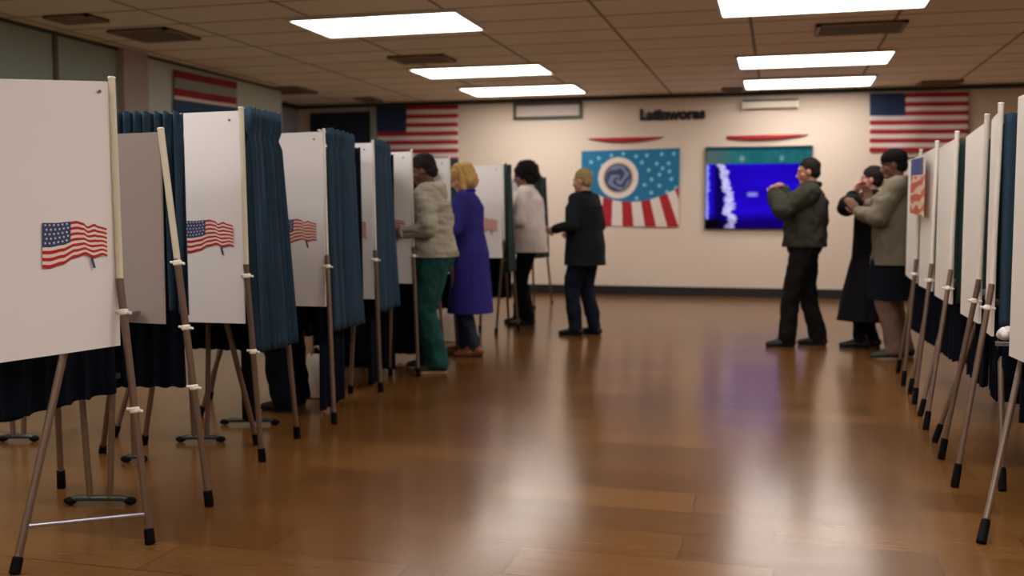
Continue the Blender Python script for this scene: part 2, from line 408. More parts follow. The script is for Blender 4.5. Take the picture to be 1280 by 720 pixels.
# lettering
txt = 'Ldtinwórzs'.replace('ó', 'o')
a, c = PY(800, 151, Yw), PY(882, 134, Yw)
t = thing('wall_lettering', 'short row of bold black letters high on the back wall', 'lettering', ((a.x+c.x)/2, Yw, a.z))
cu = bpy.data.curves.new('lettering', 'FONT'); cu.body = 'Latinworas'; cu.size = 1; cu.extrude = .03; cu.offset = .055
to = bpy.data.objects.new('tmp', cu); C.objects.link(to); bpy.context.view_layer.update()
me = bpy.data.meshes.new_from_object(to.evaluated_get(bpy.context.evaluated_depsgraph_get())); bpy.data.objects.remove(to)
bm = NB(); bm.from_mesh(me)
x0 = min(v.co.x for v in bm.verts); x1 = max(v.co.x for v in bm.verts); z0 = min(v.co.y for v in bm.verts); z1 = max(v.co.y for v in bm.verts)
# split into letters = connected islands sorted by x
for v in bm.verts:
    x, y, z = v.co; v.co = V((a.x+(x-x0)/(x1-x0)*(c.x-a.x), YB-.02+z*.5, a.z+(y-z0)/(z1-z0)*(c.z-a.z)))
seen = set(); isl = []
for v in bm.verts:
    if v.index in seen: continue
    st = [v]; comp = []; seen.add(v.index)
    while st:
        q = st.pop(); comp.append(q)
        for e in q.link_edges:
            w2 = e.other_vert(q)
            if w2.index not in seen: seen.add(w2.index); st.append(w2)
    isl.append(comp)
cen = [(min(v.co.x for v in s), max(v.co.x for v in s), s) for s in isl]; cen.sort(key=lambda q: q[0])
letters = []
for lo, hi, s in cen:
    if letters and lo < letters[-1][1]-.02 and hi <= letters[-1][1]+.02: letters[-1][2].extend(s)
    else: letters.append([lo, hi, list(s)])
for lo, hi, s in letters:
    b2 = NB(); mp_ = {}
    ids = set(v.index for v in s)
    for v in s: mp_[v.index] = b2.verts.new(v.co)
    for f in bm.faces:
        if f.verts[0].index in ids:
            try: b2.faces.new([mp_[v.index] for v in f.verts])
            except ValueError: pass
    obj('letter', b2, M['letter'], t, smooth=False)
bm.free()
# screen
def screen_mat():
    m = bpy.data.materials.new('screen_picture'); m.use_nodes = True; nt = m.node_tree; N = nt.nodes; Lk = nt.links
    N.remove(N['Principled BSDF'])
    tc = N.new('ShaderNodeTexCoord'); sp = N.new('ShaderNodeSeparateXYZ'); Lk.new(tc.outputs['Generated'], sp.inputs[0])
    def mth(op, a, b=None, clamp=False):
        n = N.new('ShaderNodeMath'); n.operation = op; n.use_clamp = clamp
        for i, x in enumerate((a, b)):
            if x is None: continue
            if hasattr(x, 'links') or hasattr(x, 'is_linked'): Lk.new(x, n.inputs[i])
            else: n.inputs[i].default_value = x
        return n.outputs[0]
    def noi(sx, sz, sc, det=4):
        mp = N.new('ShaderNodeMapping'); mp.inputs['Scale'].default_value = (sx, 1, sz); Lk.new(tc.outputs['Generated'], mp.inputs[0])
        n = N.new('ShaderNodeTexNoise'); n.inputs['Scale'].default_value = sc; n.inputs['Detail'].default_value = det; Lk.new(mp.outputs[0], n.inputs['Vector']); return n.outputs['Fac']
    def mix(f, a, b):
        n = N.new('ShaderNodeMix'); n.data_type = 'RGBA'
        Lk.new(f, n.inputs[0])
        for i, x in ((6, a), (7, b)):
            if isinstance(x, str): n.inputs[i].default_value = (*lin(x), 1)
            else: Lk.new(x, n.inputs[i])
        return n.outputs[2]
    X, Z = sp.outputs[0], sp.outputs[2]
    def band(x, c, w, soft):   # 1 inside |x-c|<w
        d = mth('ABSOLUTE', mth('SUBTRACT', x, c)); return mth('DIVIDE', mth('SUBTRACT', w, d), soft, True) if not hasattr(c, 'is_linked') or True else None
    blue = mix(noi(1, 7, 1.5), '0f0078', '2a0ee6')
    # darker bottom
    blue = mix(mth('DIVIDE', mth('SUBTRACT', .2, Z), .12, True), blue, '120060')
    # dark column at the left
    dk = mth('DIVIDE', mth('SUBTRACT', .075, mth('ABSOLUTE', mth('SUBTRACT', X, .13))), .05, True)
    col = mix(dk, blue, '0a0450')
    # wavy bright figure
    nz = noi(1, 5, 1.6); cx = mth('ADD', .20, mth('MULTIPLY', mth('SUBTRACT', nz, .5), .28))
    cx = mth('ADD', cx, mth('MULTIPLY', mth('SUBTRACT', .5, Z), .1))
    wd = mth('ADD', .02, mth('MULTIPLY', noi(3, 9, 2.5), .06))
    st = mth('DIVIDE', mth('SUBTRACT', wd, mth('ABSOLUTE', mth('SUBTRACT', X, cx))), .02, True)
    st = mth('MULTIPLY', st, mth('DIVIDE', noi(8, 8, 3), .6, True))
    col = mix(st, col, 'c9c4f6')
    # streak on the left border
    s2 = mth('DIVIDE', mth('SUBTRACT', mth('MULTIPLY', noi(2, 6, 3), .07), X), .02, True)
    col = mix(s2, col, '8f90f0')
    # small pale mark mid picture
    d1 = mth('DIVIDE', mth('SUBTRACT', .06, mth('ABSOLUTE', mth('SUBTRACT', X, .45))), .03, True)
    d2 = mth('DIVIDE', mth('SUBTRACT', .035, mth('ABSOLUTE', mth('SUBTRACT', Z, .42))), .02, True)
    col = mix(mth('MULTIPLY', mth('MULTIPLY', d1, d2), .7), col, '9c96f0')
    # black lower left
    bl = mth('MULTIPLY', mth('DIVIDE', mth('SUBTRACT', .13, Z), .03, True), mth('DIVIDE', mth('SUBTRACT', .3, X), .2, True))
    col = mix(bl, col, '08040a')
    # teal band on top
    teal = mix(noi(10, 2, 2), '0e4a52', '2b7478')
    teal = mix(mth('DIVIDE', mth('SUBTRACT', .3, X), .25, True), teal, '4d5c56')
    teal = mix(mth('DIVIDE', mth('SUBTRACT', Z, .95), .03, True), teal, '0b3a40')
    lp = mth('DIVIDE', mth('SUBTRACT', .03, mth('ABSOLUTE', mth('SUBTRACT', X, .72))), .03, True)
    zb = mth('DIVIDE', mth('SUBTRACT', .05, mth('ABSOLUTE', mth('SUBTRACT', Z, .86))), .05, True)
    lp = mth('MULTIPLY', lp, zb)
    teal = mix(mth('MULTIPLY', lp, .8), teal, '7db4b4')
    lp = mth('DIVIDE', mth('SUBTRACT', .035, mth('ABSOLUTE', mth('SUBTRACT', X, .345))), .03, True)
    lp = mth('MULTIPLY', lp, zb)
    teal = mix(mth('MULTIPLY', lp, .8), teal, '93a0a0')
    col = mix(mth('DIVIDE', mth('SUBTRACT', Z, .79), .015, True), col, teal)
    e = N.new('ShaderNodeEmission'); e.inputs[1].default_value = .8; Lk.new(col, e.inputs[0]); Lk.new(e.outputs[0], N['Material Output'].inputs[0])
    return m
a, c = PY(882, 184, Yw-.02), PY(1014, 287, Yw-.02)
t = thing('wall_screen', 'large glowing blue screen mounted on the back wall', 'screen', ((a.x+c.x)/2, YB, c.z))
bm = NB(); box(bm, (a.x, YB-.05, c.z), (c.x, YB-.002, a.z), bev=.006); obj('screen_case', bm, mat('screen_case', '121a1c', .4), t)
bm = NB(); box(bm, (a.x+.015, YB-.053, c.z+.015), (c.x-.015, YB-.0505, a.z-.015)); SCR = obj('display', bm, screen_mat(), t, smooth=False)

# ================================================================== VOTING BOOTHS
def panel_part(par, A, B, zt, zb, m, name='side_panel', th=.012, bow=.004):
    """A,B: ground points (Vector); zt,zb: (zA,zB)"""
    d = (B-A); d.z = 0; w = d.length; d.normalize(); nr = V((d.y, -d.x, 0)); bm = NB(); n = 10; fr, bk = [], []
    for j in range(9):
        rf, rb = [], []
        for i in range(n+1):
            s, t = i/n, j/8
            z = (zt[0]*(1-s)+zt[1]*s)*(1-t)+(zb[0]*(1-s)+zb[1]*s)*t
            p = A+(B-A)*s; p = V((p.x, p.y, z)) + nr*bow*math.sin(math.pi*s)*math.sin(math.pi*t*.8+.3)
            rf.append(bm.verts.new(p+nr*th/2)); rb.append(bm.verts.new(p-nr*th/2))
        fr.append(rf); bk.append(rb)
    for j in range(8):
        for i in range(n):
            bm.faces.new((fr[j][i], fr[j+1][i], fr[j+1][i+1], fr[j][i+1])); bm.faces.new((bk[j][i+1], bk[j+1][i+1], bk[j+1][i], bk[j][i]))
    for j in range(8):
        bm.faces.new((fr[j][0], bk[j][0], bk[j+1][0], fr[j+1][0])); bm.faces.new((fr[j+1][n], bk[j+1][n], bk[j][n], fr[j][n]))
    for i in range(n):
        bm.faces.new((fr[0][i+1], bk[0][i+1], bk[0][i], fr[0][i])); bm.faces.new((fr[8][i], bk[8][i], bk[8][i+1], fr[8][i+1]))
    return obj(name, bm, m, par)
def interp(pts, u):
    for (a, b), (c, d) in zip(pts, pts[1:]):
        if u <= c:
            t = (u-a)/(c-a); t = t*t*(3-2*t); return b+(d-b)*t
    return pts[-1][1]
TOPP = [(0,155),(.2,156),(.4,146),(.52,138),(.62,156),(.69,192),(.8,168),(.87,190),(.93,200),(1,212)]
BOTP = [(0,578),(.1,582),(.3,552),(.5,490),(.65,462),(.78,500),(.92,475),(1,492)]
def flag_emblem(par, O, d, wid, nr, off=.009):
    """O: top-left point; d: direction of u; emblem printed on a panel"""
    sc = wid/700; bm = NB(); nu = 56
    def P(u, v):
        t, b_ = interp(TOPP, u), interp(BOTP, u); y = t+(b_-t)*v - 138
        return O + d*(u*700*sc - (v*14*sc if u < .5 else 0)) - V((0, 0, 1))*y*sc + nr*off
    g = [[bm.verts.new(P(i/nu, j/13)) for i in range(nu+1)] for j in range(14)]
    for j in range(13):
        for i in range(nu):
            f = bm.faces.new((g[j][i], g[j+1][i], g[j+1][i+1], g[j][i+1]))
            f.material_index = 2 if (i/nu < .42 and j < 7) else (0 if j % 2 == 0 else 1)
    for r in range(5):
        for k in range(6):
            cu_, cv = .04+.065*k+.02*(r % 2), .05+.1*r
            c = P(cu_, cv)+nr*.001; vs = []
            for q in range(10):
                a = math.pi*q/5+math.pi/2; rr = (.0055 if q % 2 == 0 else .0025)*wid/.27
                vs.append(bm.verts.new(c+d*rr*math.cos(a)+V((0, 0, 1))*rr*math.sin(a)))
            f = bm.faces.new(vs); f.material_index = 1
    a, b_ = (.735, 505), (.79, 605)
    q = [O+d*(x*700*sc)-V((0, 0, 1))*(y-138)*sc+nr*off for x, y in ((.72, 500), (.765, 600), (.805, 600), (.765, 500))]
    f = bm.faces.new([bm.verts.new(x) for x in q]); f.material_index = 3
    bmesh.ops.recalc_face_normals(bm, faces=bm.faces)
    o = obj('flag_emblem', bm, [M['decal_red'], M['decal_white'], M['decal_blue'], M['decal_pole']], par)
    o['label'] = 'small waving flag printed in red, white and blue'
    return o
def rivet(par, p, nr):
    bm = NB(); tube(bm, p, p+nr*.008, .006); obj('rivet', bm, M['shelf'], par)
def post_part(par, top, bot, r=.014, m=None, knob=True):
    bm = NB(); tube(bm, bot, top, r); o = obj('post', bm, m or M['post'], par)
    if knob:
        bm = NB(); d = (V(top)-V(bot)).normalized(); tube(bm, V(top)-d*.004, V(top)+d*.008, r*1.12); obj('post_cap', bm, M['clip'], o)
    return o
def leg_part(par, top, foot, r=.015, tip=.06, clips=(), m=None):
    top, foot = V(top), V(foot); d = (foot-top).normalized()
    bm = NB(); tube(bm, top, foot-d*tip*.6, r, r*.92); o = obj('leg', bm, m or M['leg'], par)
    bm = NB(); f2 = V((foot.x, foot.y, max(0.0, foot.z))); tube(bm, f2-d*tip, f2, r*1.25, r*1.35); 
    for v in bm.verts: v.co.z = max(v.co.z, 0.001)
    obj('rubber_tip', bm, M['rubber'], o)
    for t in clips:
        p = top.lerp(foot, t); bm = NB(); tube(bm, p-V((.035, 0, -.003)), p+V((.035, 0, -.003)), .006); tube(bm, p-d*.012, p+d*.012, r*1.3); obj('clip', bm, M['clip'], o)
    return o
def curtain_part(par, A, B, zt, zb, folds=5, amp=.026, flare=V((0, 0, 0)), name='curtain', m=None, zbB=None, seed=0, header=True, inner=V((0, 0, 0))):
    A, B = V((A.x, A.y, 0)), V((B.x, B.y, 0)); d = (B-A).normalized(); nr = V((d.y, -d.x, 0)); nu = folds*12; nv = 26
    bm = NB(); g = []; rnd = random.Random(seed); ph = [rnd.uniform(-.5, .5) for _ in range(folds+2)]
    for j in range(nv+1):
        t = j/nv; row = []
        for i in range(nu+1):
            s = i/nu; k = s*folds; w = ph[int(k)]*(1-(k % 1))+ph[int(k)+1]*(k % 1)
            a = amp*(.6+.8*t); 
            if header and t < .1: a = amp*.8
            off = a*math.sin(2*math.pi*k+w*2+t*w*1.5) + amp*.35*math.sin(2*math.pi*k*1.9+ph[0]*5+t*2)
            if header and .08 <= t < .13: off *= .35
            fl = flare*(s**1.3)*(t**1.2) + inner*(1-s)*(t**1.2)
            zz = zt + ((zb if zbB is None else zb*(1-s)+zbB*s)-zt)*t + (.006*math.sin(k*6.28) if j in (0, nv) else 0)
            p = A+(B-A)*s + d*(amp*.4*math.cos(2*math.pi*k)*t) + nr*off + fl; p.z = zz; row.append(bm.verts.new(p))
        g.append(row)
    for j in range(nv):
        for i in range(nu): bm.faces.new((g[j][i], g[j+1][i], g[j+1][i+1], g[j][i+1]))
    o = obj(name, bm, m or M['curtain'], par); s = o.modifiers.new('thickness', 'SOLIDIFY'); s.thickness = .005; s.offset = 0
    return o
def rod_part(par, A, B, z, r=.008):
    A, B = V((A.x, A.y, z)), V((B.x, B.y, z)); bm = NB(); tube(bm, A, B, r)
    o = obj('curtain_rod', bm, M['alu'], par); d = (B-A).normalized()
    bm = NB(); ell(bm, B+d*.012, (.016, .016, .016)); obj('finial', bm, M['clip'], o); return o
def shelf_part(par, x0, x1, y0, y1, z=.84):
    bm = NB(); box(bm, (x0, y0, z-.02), (x1, y1, z), bev=.005); obj('writing_shelf', bm, M['shelf'], par)

def xy(p): return V((p.x, p.y, 0))
# --- booth A (nearest left)
def booth_left(tag_label, ptop, zt, foot, near_leg, rear_post, rear_foot, far_legs, panel_w, zb, curtain=None, zbl=None, clips=(.1, .45), emblem=True,
               bsh=.03, pA=None, side_m=None, backz=.46, tipn=.07, inner=True, leg_top=None, cm=None, emb_w=.27, shelf=True):
    T = PD(ptop[0], ptop[1], zt); P = xy(T)
    t = thing('voting_booth', tag_label, 'voting booth', (P.x, P.y, 0), 'voting booths in the left row')
    A = P - V((panel_w, 0, 0)) if pA is None else pA; dd = (P-A).normalized(); nr = V((dd.y, -dd.x, 0))
    pn = panel_part(t, A, P-V((.008, 0, 0)), ((zt-.02) if pA is None else zt-.07, zt-.01), (zbl if zbl else zb, zb), M['panel'])
    if emblem:
        q_ = P-dd*(.06+emb_w); flag_emblem(pn, V((q_.x, q_.y, 1.232)), dd, emb_w, nr, .0115)
    q_ = P-dd*.07; rivet(pn, V((q_.x, q_.y, zt-.055))+nr*.004, nr)
    F = G(*foot); jz = .98
    J = P.lerp(xy(F), .12); J.z = jz
    post_part(t, V((P.x, P.y-.012, zt)), V((P.x+.012, P.y-.012, jz)), r=.013 if P.y < 5.5 else .008, m=M['post'] if P.y < 5.5 else M['post_white'])
    leg_part(t, V((P.x+.01, P.y-.012, jz+.03)), F, tip=tipn, clips=clips)
    if near_leg:
        leg_part(t, near_leg[0], near_leg[1], tip=tipn)
    if rear_post:
        R = rear_post
        leg_part(t, V((R.x, R.y, .85)), rear_foot, tip=tipn)
    for a, b_ in far_legs: leg_part(t, a, b_, tip=tipn)
    if rear_post:
        B = xy(rear_post)
        if shelf: shelf_part(t, P.x-panel_w+.03, P.x-.1, P.y+.02, B.y-.02)
        curtain_part(t, V((P.x-panel_w, B.y+bsh, 0)), V((P.x-.10, B.y+bsh, 0)), zt-.05, backz, folds=max(4, int(panel_w*9)), amp=.016, name='back_curtain', m=cm or M['curtain_dark'], seed=int(P.y*100))
    if curtain and curtain.get('long'):
        curtain_part(t, P+V((-.07, .05, 0)), xy(curtain['B'])+V((-.07, -.05, 0)), .8, .02, folds=4, amp=.014, name='long_skirt', m=M['curtain_dark'], seed=int(P.y*7), header=False)
    if curtain:
        c1 = curtain
        rod_part(t, V((P.x-.045, P.y, 0)), V((c1['B'].x-.045, c1['B'].y+(.03 if 'knob' in c1 else -.04), 0)), zt-(.0 if 'knob' in c1 else .03), .006)
        curtain_part(t, xy(c1['A']) if 'A' in c1 else P+V((.004, .03, 0)), xy(c1['B'])-V((0, .02, 0)), zt+.012, c1['zb'], folds=c1.get('folds', 4), amp=c1.get('amp', .028), flare=c1.get('flare', V((.06, .02, 0))), m=c1.get('m'), seed=int(P.y*77)+3, inner=c1.get('inner', V((.03, 0, 0))))
    return t, P

# A
PA = xy(PD(142, 3.84, 1.775))
RA = PD(203, 4.30, 1.62)
t, P = booth_left('nearest voting booth on the left, white panel with small printed flag', (142, 3.84), 1.775, (188, 680),
    (V((PD(88, 3.78, .84))), G(18, 718)), None, None, [], .75, .745, zbl=.74, clips=(.13, .5), tipn=.06, pA=xy(PD(-60, 3.3, 1.7)))
# inner grey panel on its leaning leg
foot = G(262, 633)
Apn = xy(RA)
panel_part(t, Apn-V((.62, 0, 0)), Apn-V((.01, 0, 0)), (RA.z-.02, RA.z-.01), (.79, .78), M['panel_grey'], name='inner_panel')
jz = PD(222, 4.32, 1.25-(330-270)*4.32/1250)
post_part(t, V((RA.x, RA.y-.012, RA.z)), PD(222, 4.31, 1.05))
leg_part(t, PD(221, 4.31, 1.07), foot, tip=.07, clips=(.02, .28, .52))
# back curtain + inner side dark drape
bk = PD(228, 4.5, 1.7); lf = PD(-10, 4.5, 1.7)
curtain_part(t, xy(PD(60, 4.5, 1.7)), xy(bk), 1.715, .80, folds=14, amp=.018, name='back_curtain', seed=5)
curtain_part(t, xy(PD(60, 4.5, 1.7))-V((0, .02, 0)), xy(bk)-V((.01, .02, 0)), .82, .47, folds=8, amp=.012, name='back_curtain_shaded', seed=6, m=M['curtain_dark'], header=False)  # lower back curtain, shade inside the booth put into its near-black colour
curtain_part(t, V((PD(0, 3.63, .5).x, 2.95, 0)), xy(PD(140, 4.26, .5)), .84, .5, folds=6, amp=.012, name='side_skirt', m=M['curtain_dark'], header=False, seed=8)
rod_part(t, xy(PD(60, 4.54, 1.7))+V((0,.03,0)), xy(bk)+V((-.08, .04, 0)), 1.67, .006)
bm = NB(); a, c = PD(37, 3.5, .08), PD(180, 3.8, .11); tube(bm, V((a.x, a.y, .17)), V((c.x, c.y, .12)), .008); obj('cross_bar', bm, M['bar'], t)
shelf_part(t, P.x-.7, P.x-.2, P.y+.05, RA.y-.03)
leg_part(t, V((P.x-.6, P.y+.35, .8)), G(77, 610), tip=.09)
leg_part(t, PD(150, 4.5, .8), G(128, 566), tip=.08)

def ground_pt(u, d, z=0): return PD(u, d, z)
# B
RB = PD(352, 5.52, 1.2)
t, P = booth_left('second voting booth on the left, with full blue side curtain and printed flag', (303, 5.0), 1.785, (328, 577),
    (PD(278, 5.2, .78), G(322, 556)), RB, G(372, 548), [(PD(196, 5.6, .8), G(143, 546)), (PD(205, 5.1, .8), G(180, 556))], .82, .705,
    curtain=dict(B=RB, zb=.55, folds=7, flare=V((.075, .03, 0)), inner=V((.03, 0, 0))), clips=(.06, .44), backz=.49)
# C
RC = PD(444, 6.75, 1.2)
t, P = booth_left('third voting booth on the left, printed flag half hidden by curtain', (406, 6.12), 1.775, (418, 530),
    None, RC, G(438, 492), [(PD(375, 6.7, .8), G(382, 493)), (PD(290, 6.5, .8), G(262, 500)), (PD(300, 6.1, .8), G(250, 520))], .8, .69,
    curtain=dict(long=1, knob=1, B=RC, zb=.53, folds=5, flare=V((.05, .02, 0)), inner=V((.02, 0, 0))), clips=(.07,), backz=.4, shelf=False, bsh=.17)
# D
RD = PD(489, 7.7, 1.2)
t, P = booth_left('fourth voting booth on the left, narrow white panel before the near blue curtain', (467, 7.05), 1.775, (476, 490),
    None, RD, G(488, 470), [], .8, .66, curtain=dict(long=1, B=RD, zb=.56, folds=3, flare=V((.05, .02, 0))), clips=(.07,), backz=.06, shelf=False)
# E
RE = PD(545, 8.55, 1.2)
t, P = booth_left('fifth voting booth on the left, where the person in green trousers votes', (515, 7.78), 1.76, (523, 471),
    None, RE, G(556, 451), [], .8, .72, clips=(.07,), backz=.05)
# F
RF = PD(571, 9.6, 1.2)
t, P = booth_left('sixth voting booth on the left, behind the person in grey', (562, 8.65), 1.76, (572, 442),
    None, RF, G(590, 428), [], .8, .75, curtain=dict(A=PD(567, 9.25, 1.2), B=RF, zb=.6, folds=2, flare=V((.0, .0, 0))), clips=(), backz=.35)
# G
RG = PD(640, 10.9, 1.2)
t, P = booth_left('seventh voting booth on the left, between the blue coat and cream jacket', (629, 10.2), 1.78, (620, 418),
    None, RG, G(648, 413), [(PD(604, 10.2, .8), G(600, 412)), (PD(632, 10.4, .8), G(636, 408))], .8, .82, curtain=dict(B=RG, zb=.66, folds=2, m=M['curtain_green'], flare=V((.04, 0, 0)), inner=V((.02, 0, 0))), clips=(), backz=.35)
# H
RH = PD(683, 13.0, 1.2)
t, P = booth_left('farthest voting booth on the left, behind the cream jacket', (664, 12.4), 1.74, (668, 386),
    None, RH, G(690, 378), [], .8, .8, curtain=dict(B=RH, zb=.72, folds=2, m=M['curtain_green'], flare=V((.05, 0, 0))), clips=(), backz=.75, emblem=False)

# --- right row: booths with their long white panel towards the aisle
def booth_right(label, u0, d0, u1, d1, zt, zb, feet, u_end=None, emblem=None, drape=None, depth=.62, clips=(.12,), legtop=None, backz=.36):
    A, B = xy(PD(u0, d0, 1.7)), xy(PD(u1, d1, 1.7))   # near aisle corner, far aisle corner
    t = thing('voting_booth', label, 'voting booth', (A.x, A.y, 0), 'voting booths in the right row')
    d = (B-A).normalized()
    pn = panel_part(t, B, A, (zt[1], zt[0]), (zb[1], zb[0]), M['panel_cream'], bow=.008)
    n = V((-1, 0, 0))
    post_part(t, V((A.x-.0, A.y-.012, zt[0]+.035)), V((A.x-.012, A.y-.012, .9)), r=.013, m=M['post_white'])
    for (f, h) in feet:
        F = G(*f); s = h; base = A.lerp(B, s)
        leg_part(t, V((base.x+(-.012 if s == 0 else .05), base.y-.012*(1-s), .93 if s == 0 else zb[0]-.01)), F, tip=.11, r=.014, clips=clips if s == 0 else ())
    if emblem:
        flag_emblem(pn, emblem[0], emblem[1], emblem[2], V((-1, 0, 0)), .02)
    # far-side frame: shelf, rear curtain, back legs
    ex = V((depth, 0, 0))
    bm = NB(); box(bm, (A.x+.03, A.y+.03, .82), (A.x+depth, B.y-.02, .84)); obj('writing_shelf', bm, M['shelf'], t)
    curtain_part(t, A+V((.02, .0, 0)), A+V((depth, .0, 0)), zt[0]-.01, .72, folds=5, amp=.015, name='near_curtain', m=drape or M['curtain_green'], seed=int(A.y*31))
    curtain_part(t, A+V((.05, .02, 0)), A+V((depth, .02, 0)), .8, backz, folds=5, amp=.012, name='skirt', m=M['curtain_dark'], seed=int(A.y*19), header=False)
    curtain_part(t, A+V((.05, .05, 0)), B+V((.05, .0, 0)), .8, backz, folds=5, amp=.012, name='skirt', m=M['curtain_dark'], seed=int(A.y*13), header=False)
    leg_part(t, V((A.x+depth-.03, A.y+.03, .84)), V((A.x+depth+.08, A.y+.04, 0)), tip=.08)
    leg_part(t, V((A.x+depth-.03, B.y-.03, .84)), V((A.x+depth+.08, B.y-.05, 0)), tip=.08)
    return t, A, B
dk = M['curtain']
booth_right('nearest voting booth on the right, cut off by the frame edge', 1345, 3.55, 1274, 4.3, (1.76, 1.76), (.66, .64), [((1226, 680), 1.0)], drape=M['curtain'], clips=())
R2, _a, _b = booth_right('second voting booth on the right, slim panel and teal curtain', 1250, 4.68, 1241, 4.92, (1.735, 1.72), (.68, .68), [((1193, 609), 0), ((1253, 614), .5)], drape=M['curtain'])
booth_right('third voting booth on the right, wide plain white panel', 1233, 5.05, 1209, 5.6, (1.72, 1.69), (.70, .70), [((1176, 574), 0), ((1168, 553), .6)])
booth_right('fourth voting booth on the right, beside the wide plain panel', 1196, 5.95, 1175, 6.5, (1.71, 1.69), (.72, .73), [((1157, 537), 0), ((1150, 520), .7)])
booth_right('fifth voting booth on the right, with faint flag print', 1171, 6.7, 1154, 7.2, (1.71, 1.69), (.74, .75), [((1143, 505), 0), ((1137, 492), .7)])
tt, A_, B_ = booth_right('farthest voting booth on the right, beside the khaki coat', 1151, 7.4, 1137, 7.95, (1.70, 1.68), (.75, .78), [((1129, 482), 0), ((1122, 466), .9)])
# colourful vertical pennant hanging on the aisle side of the right row
pa, pb = PD(1167, 6.78, 1.66), PD(1148, 7.36, 1.66)
pa.x -= .05; pb.x -= .05
def pen(u, v):
    if v < .3: return 2 if u < .8 else 1
    n = noise.noise(V((u*4, v*9, 3)))
    return 0 if math.sin(v*26+u*5+n*3) > -.35 else 1
bm = None
o = paint_grid('hanging_pennant', quad(pb, pa, V((pb.x, pb.y, 1.28)), V((pa.x, pa.y, 1.24))), 50, 90, pen,
      [mat('pennant_orange_red', 'c0583c', .7), mat('pennant_cream', 'd8b8a0', .7), mat('pennant_blue', '3a4680', .7)], nrm=V((-1, 0, 0)), wav=lambda u, v: .01*math.sin(u*7), loc=pb)
tag(o, 'small pennant, blue above orange-red pattern, on the right row of booths', 'pennant')
# bundle on the shelf of the second right booth
bp_ = PD(1256, 4.55, .7)
bm = NB(); ell(bm, (bp_.x+.0, bp_.y, .715), (.035, .045, .028)); ell(bm, (bp_.x+.02, bp_.y-.01, .725), (.03, .03, .026))
b3 = NB(); box(b3, (bp_.x-.05, bp_.y-.06, .672), (bp_.x+.3, 4.85, .686), bev=.003); obj('side_ledge', b3, M['shelf'], R2)
PAPER = (bm, bp_)

# ------------------------------------------------------------------ folding stands with T feet under the left row
M['stand'] = mat('stand_dark', '2b2f2c', .45, .3)
def tstand(label, u0, u1, v, hgt=.72, cols=2, colr=.014, cm=None):
    a, c = G(u0, v), G(u1, v)
    mid = (a+c)/2; t = thing('folding_stand', label, 'stand', (mid.x, mid.y, 0), 'folding stands under the left booths')
    bm = NB(); path_tube(bm, [a+V((0, 0, .018)), a.lerp(c, .12)+V((0, 0, .03)), a.lerp(c, .88)+V((0, 0, .03)), c+V((0, 0, .018))], .014)
    f = obj('foot_bar', bm, M['foot'], t)
    for p in (a, c):
        bm = NB(); ell(bm, p+V((0, 0, .018)), (.03, .022, .017)); obj('rubber_end', bm, M['rubber'], f)
    for k in range(cols):
        p = a.lerp(c, (k+1)/(cols+1)) ; q = mid + (p-mid)*1.6
        bm = NB(); tube(bm, V((p.x, p.y, .03)), V((q.x, q.y, hgt)), colr); obj('upright', bm, cm or M['leg'], t)
    bm = NB(); w = (c-a).length*.8
    w *= .3; box(bm, (mid.x-w, mid.y-.08, hgt-.005), (mid.x+w, mid.y+.08, hgt+.02), bev=.006); obj('top', bm, M['stand'], t)
tstand('dark folding stand foot on the floor behind the nearest left leg', 88, 163, 631, .55)
tstand('folding stand with two uprights under the second left booth', 226, 276, 553, .72)
tstand('folding stand with a thick dark column under the second left booth', 281, 344, 531, .74, 1, .045, M['rubber'])
tstand('thin folding stand foot at the far left edge', 4, 43, 552, .55)
tstand('small folding stand foot left of the leaning grey panel leg', 158, 178, 578, .55, 1)

# cream bags
def bag(label, u, v, w, h, col='ecdcc8'):
    p = G(u, v); d = .12
    t = thing('tote_bag', label, 'bag', (p.x, p.y, 0))
    bm = NB(); n = 22; cs = []
    for i, z in enumerate((0, .02, .3, .7, .93, 1.0)):
        k = (.82, .95, 1.04, 1.0, .93, .8)[i]; kk = (.8, 1, .95, .7, .4, .2)[i]
        cs.append((V((p.x, p.y, .002+z*h)), V((w/2*k, 0, 0)), V((0, d/2*kk, 0))))
    rings(bm, cs, n); obj('bag_body', bm, mat('bag_cloth', col, .8, var=.05, bump=.2, bscale=40), t)
    for s in (-1, 1):
        bm = NB(); path_tube(bm, [V((p.x+w*.22*math.cos(a), p.y+s*.012, h*.95+.07*math.sin(a))) for a in [math.pi*k/10 for k in range(11)]], .006); obj('handle', bm, mat('bag_handle', '9c8468', .8), t)
bag('large cream tote bag on the floor behind the blue coat', 571, 427, .3, .33)
bag('cream tote bag on the floor behind the third left booth leg', 397, 497, .17, .3)
bag('small pale tote bag on the floor at the fourth left booth', 485, 458, .1, .22)

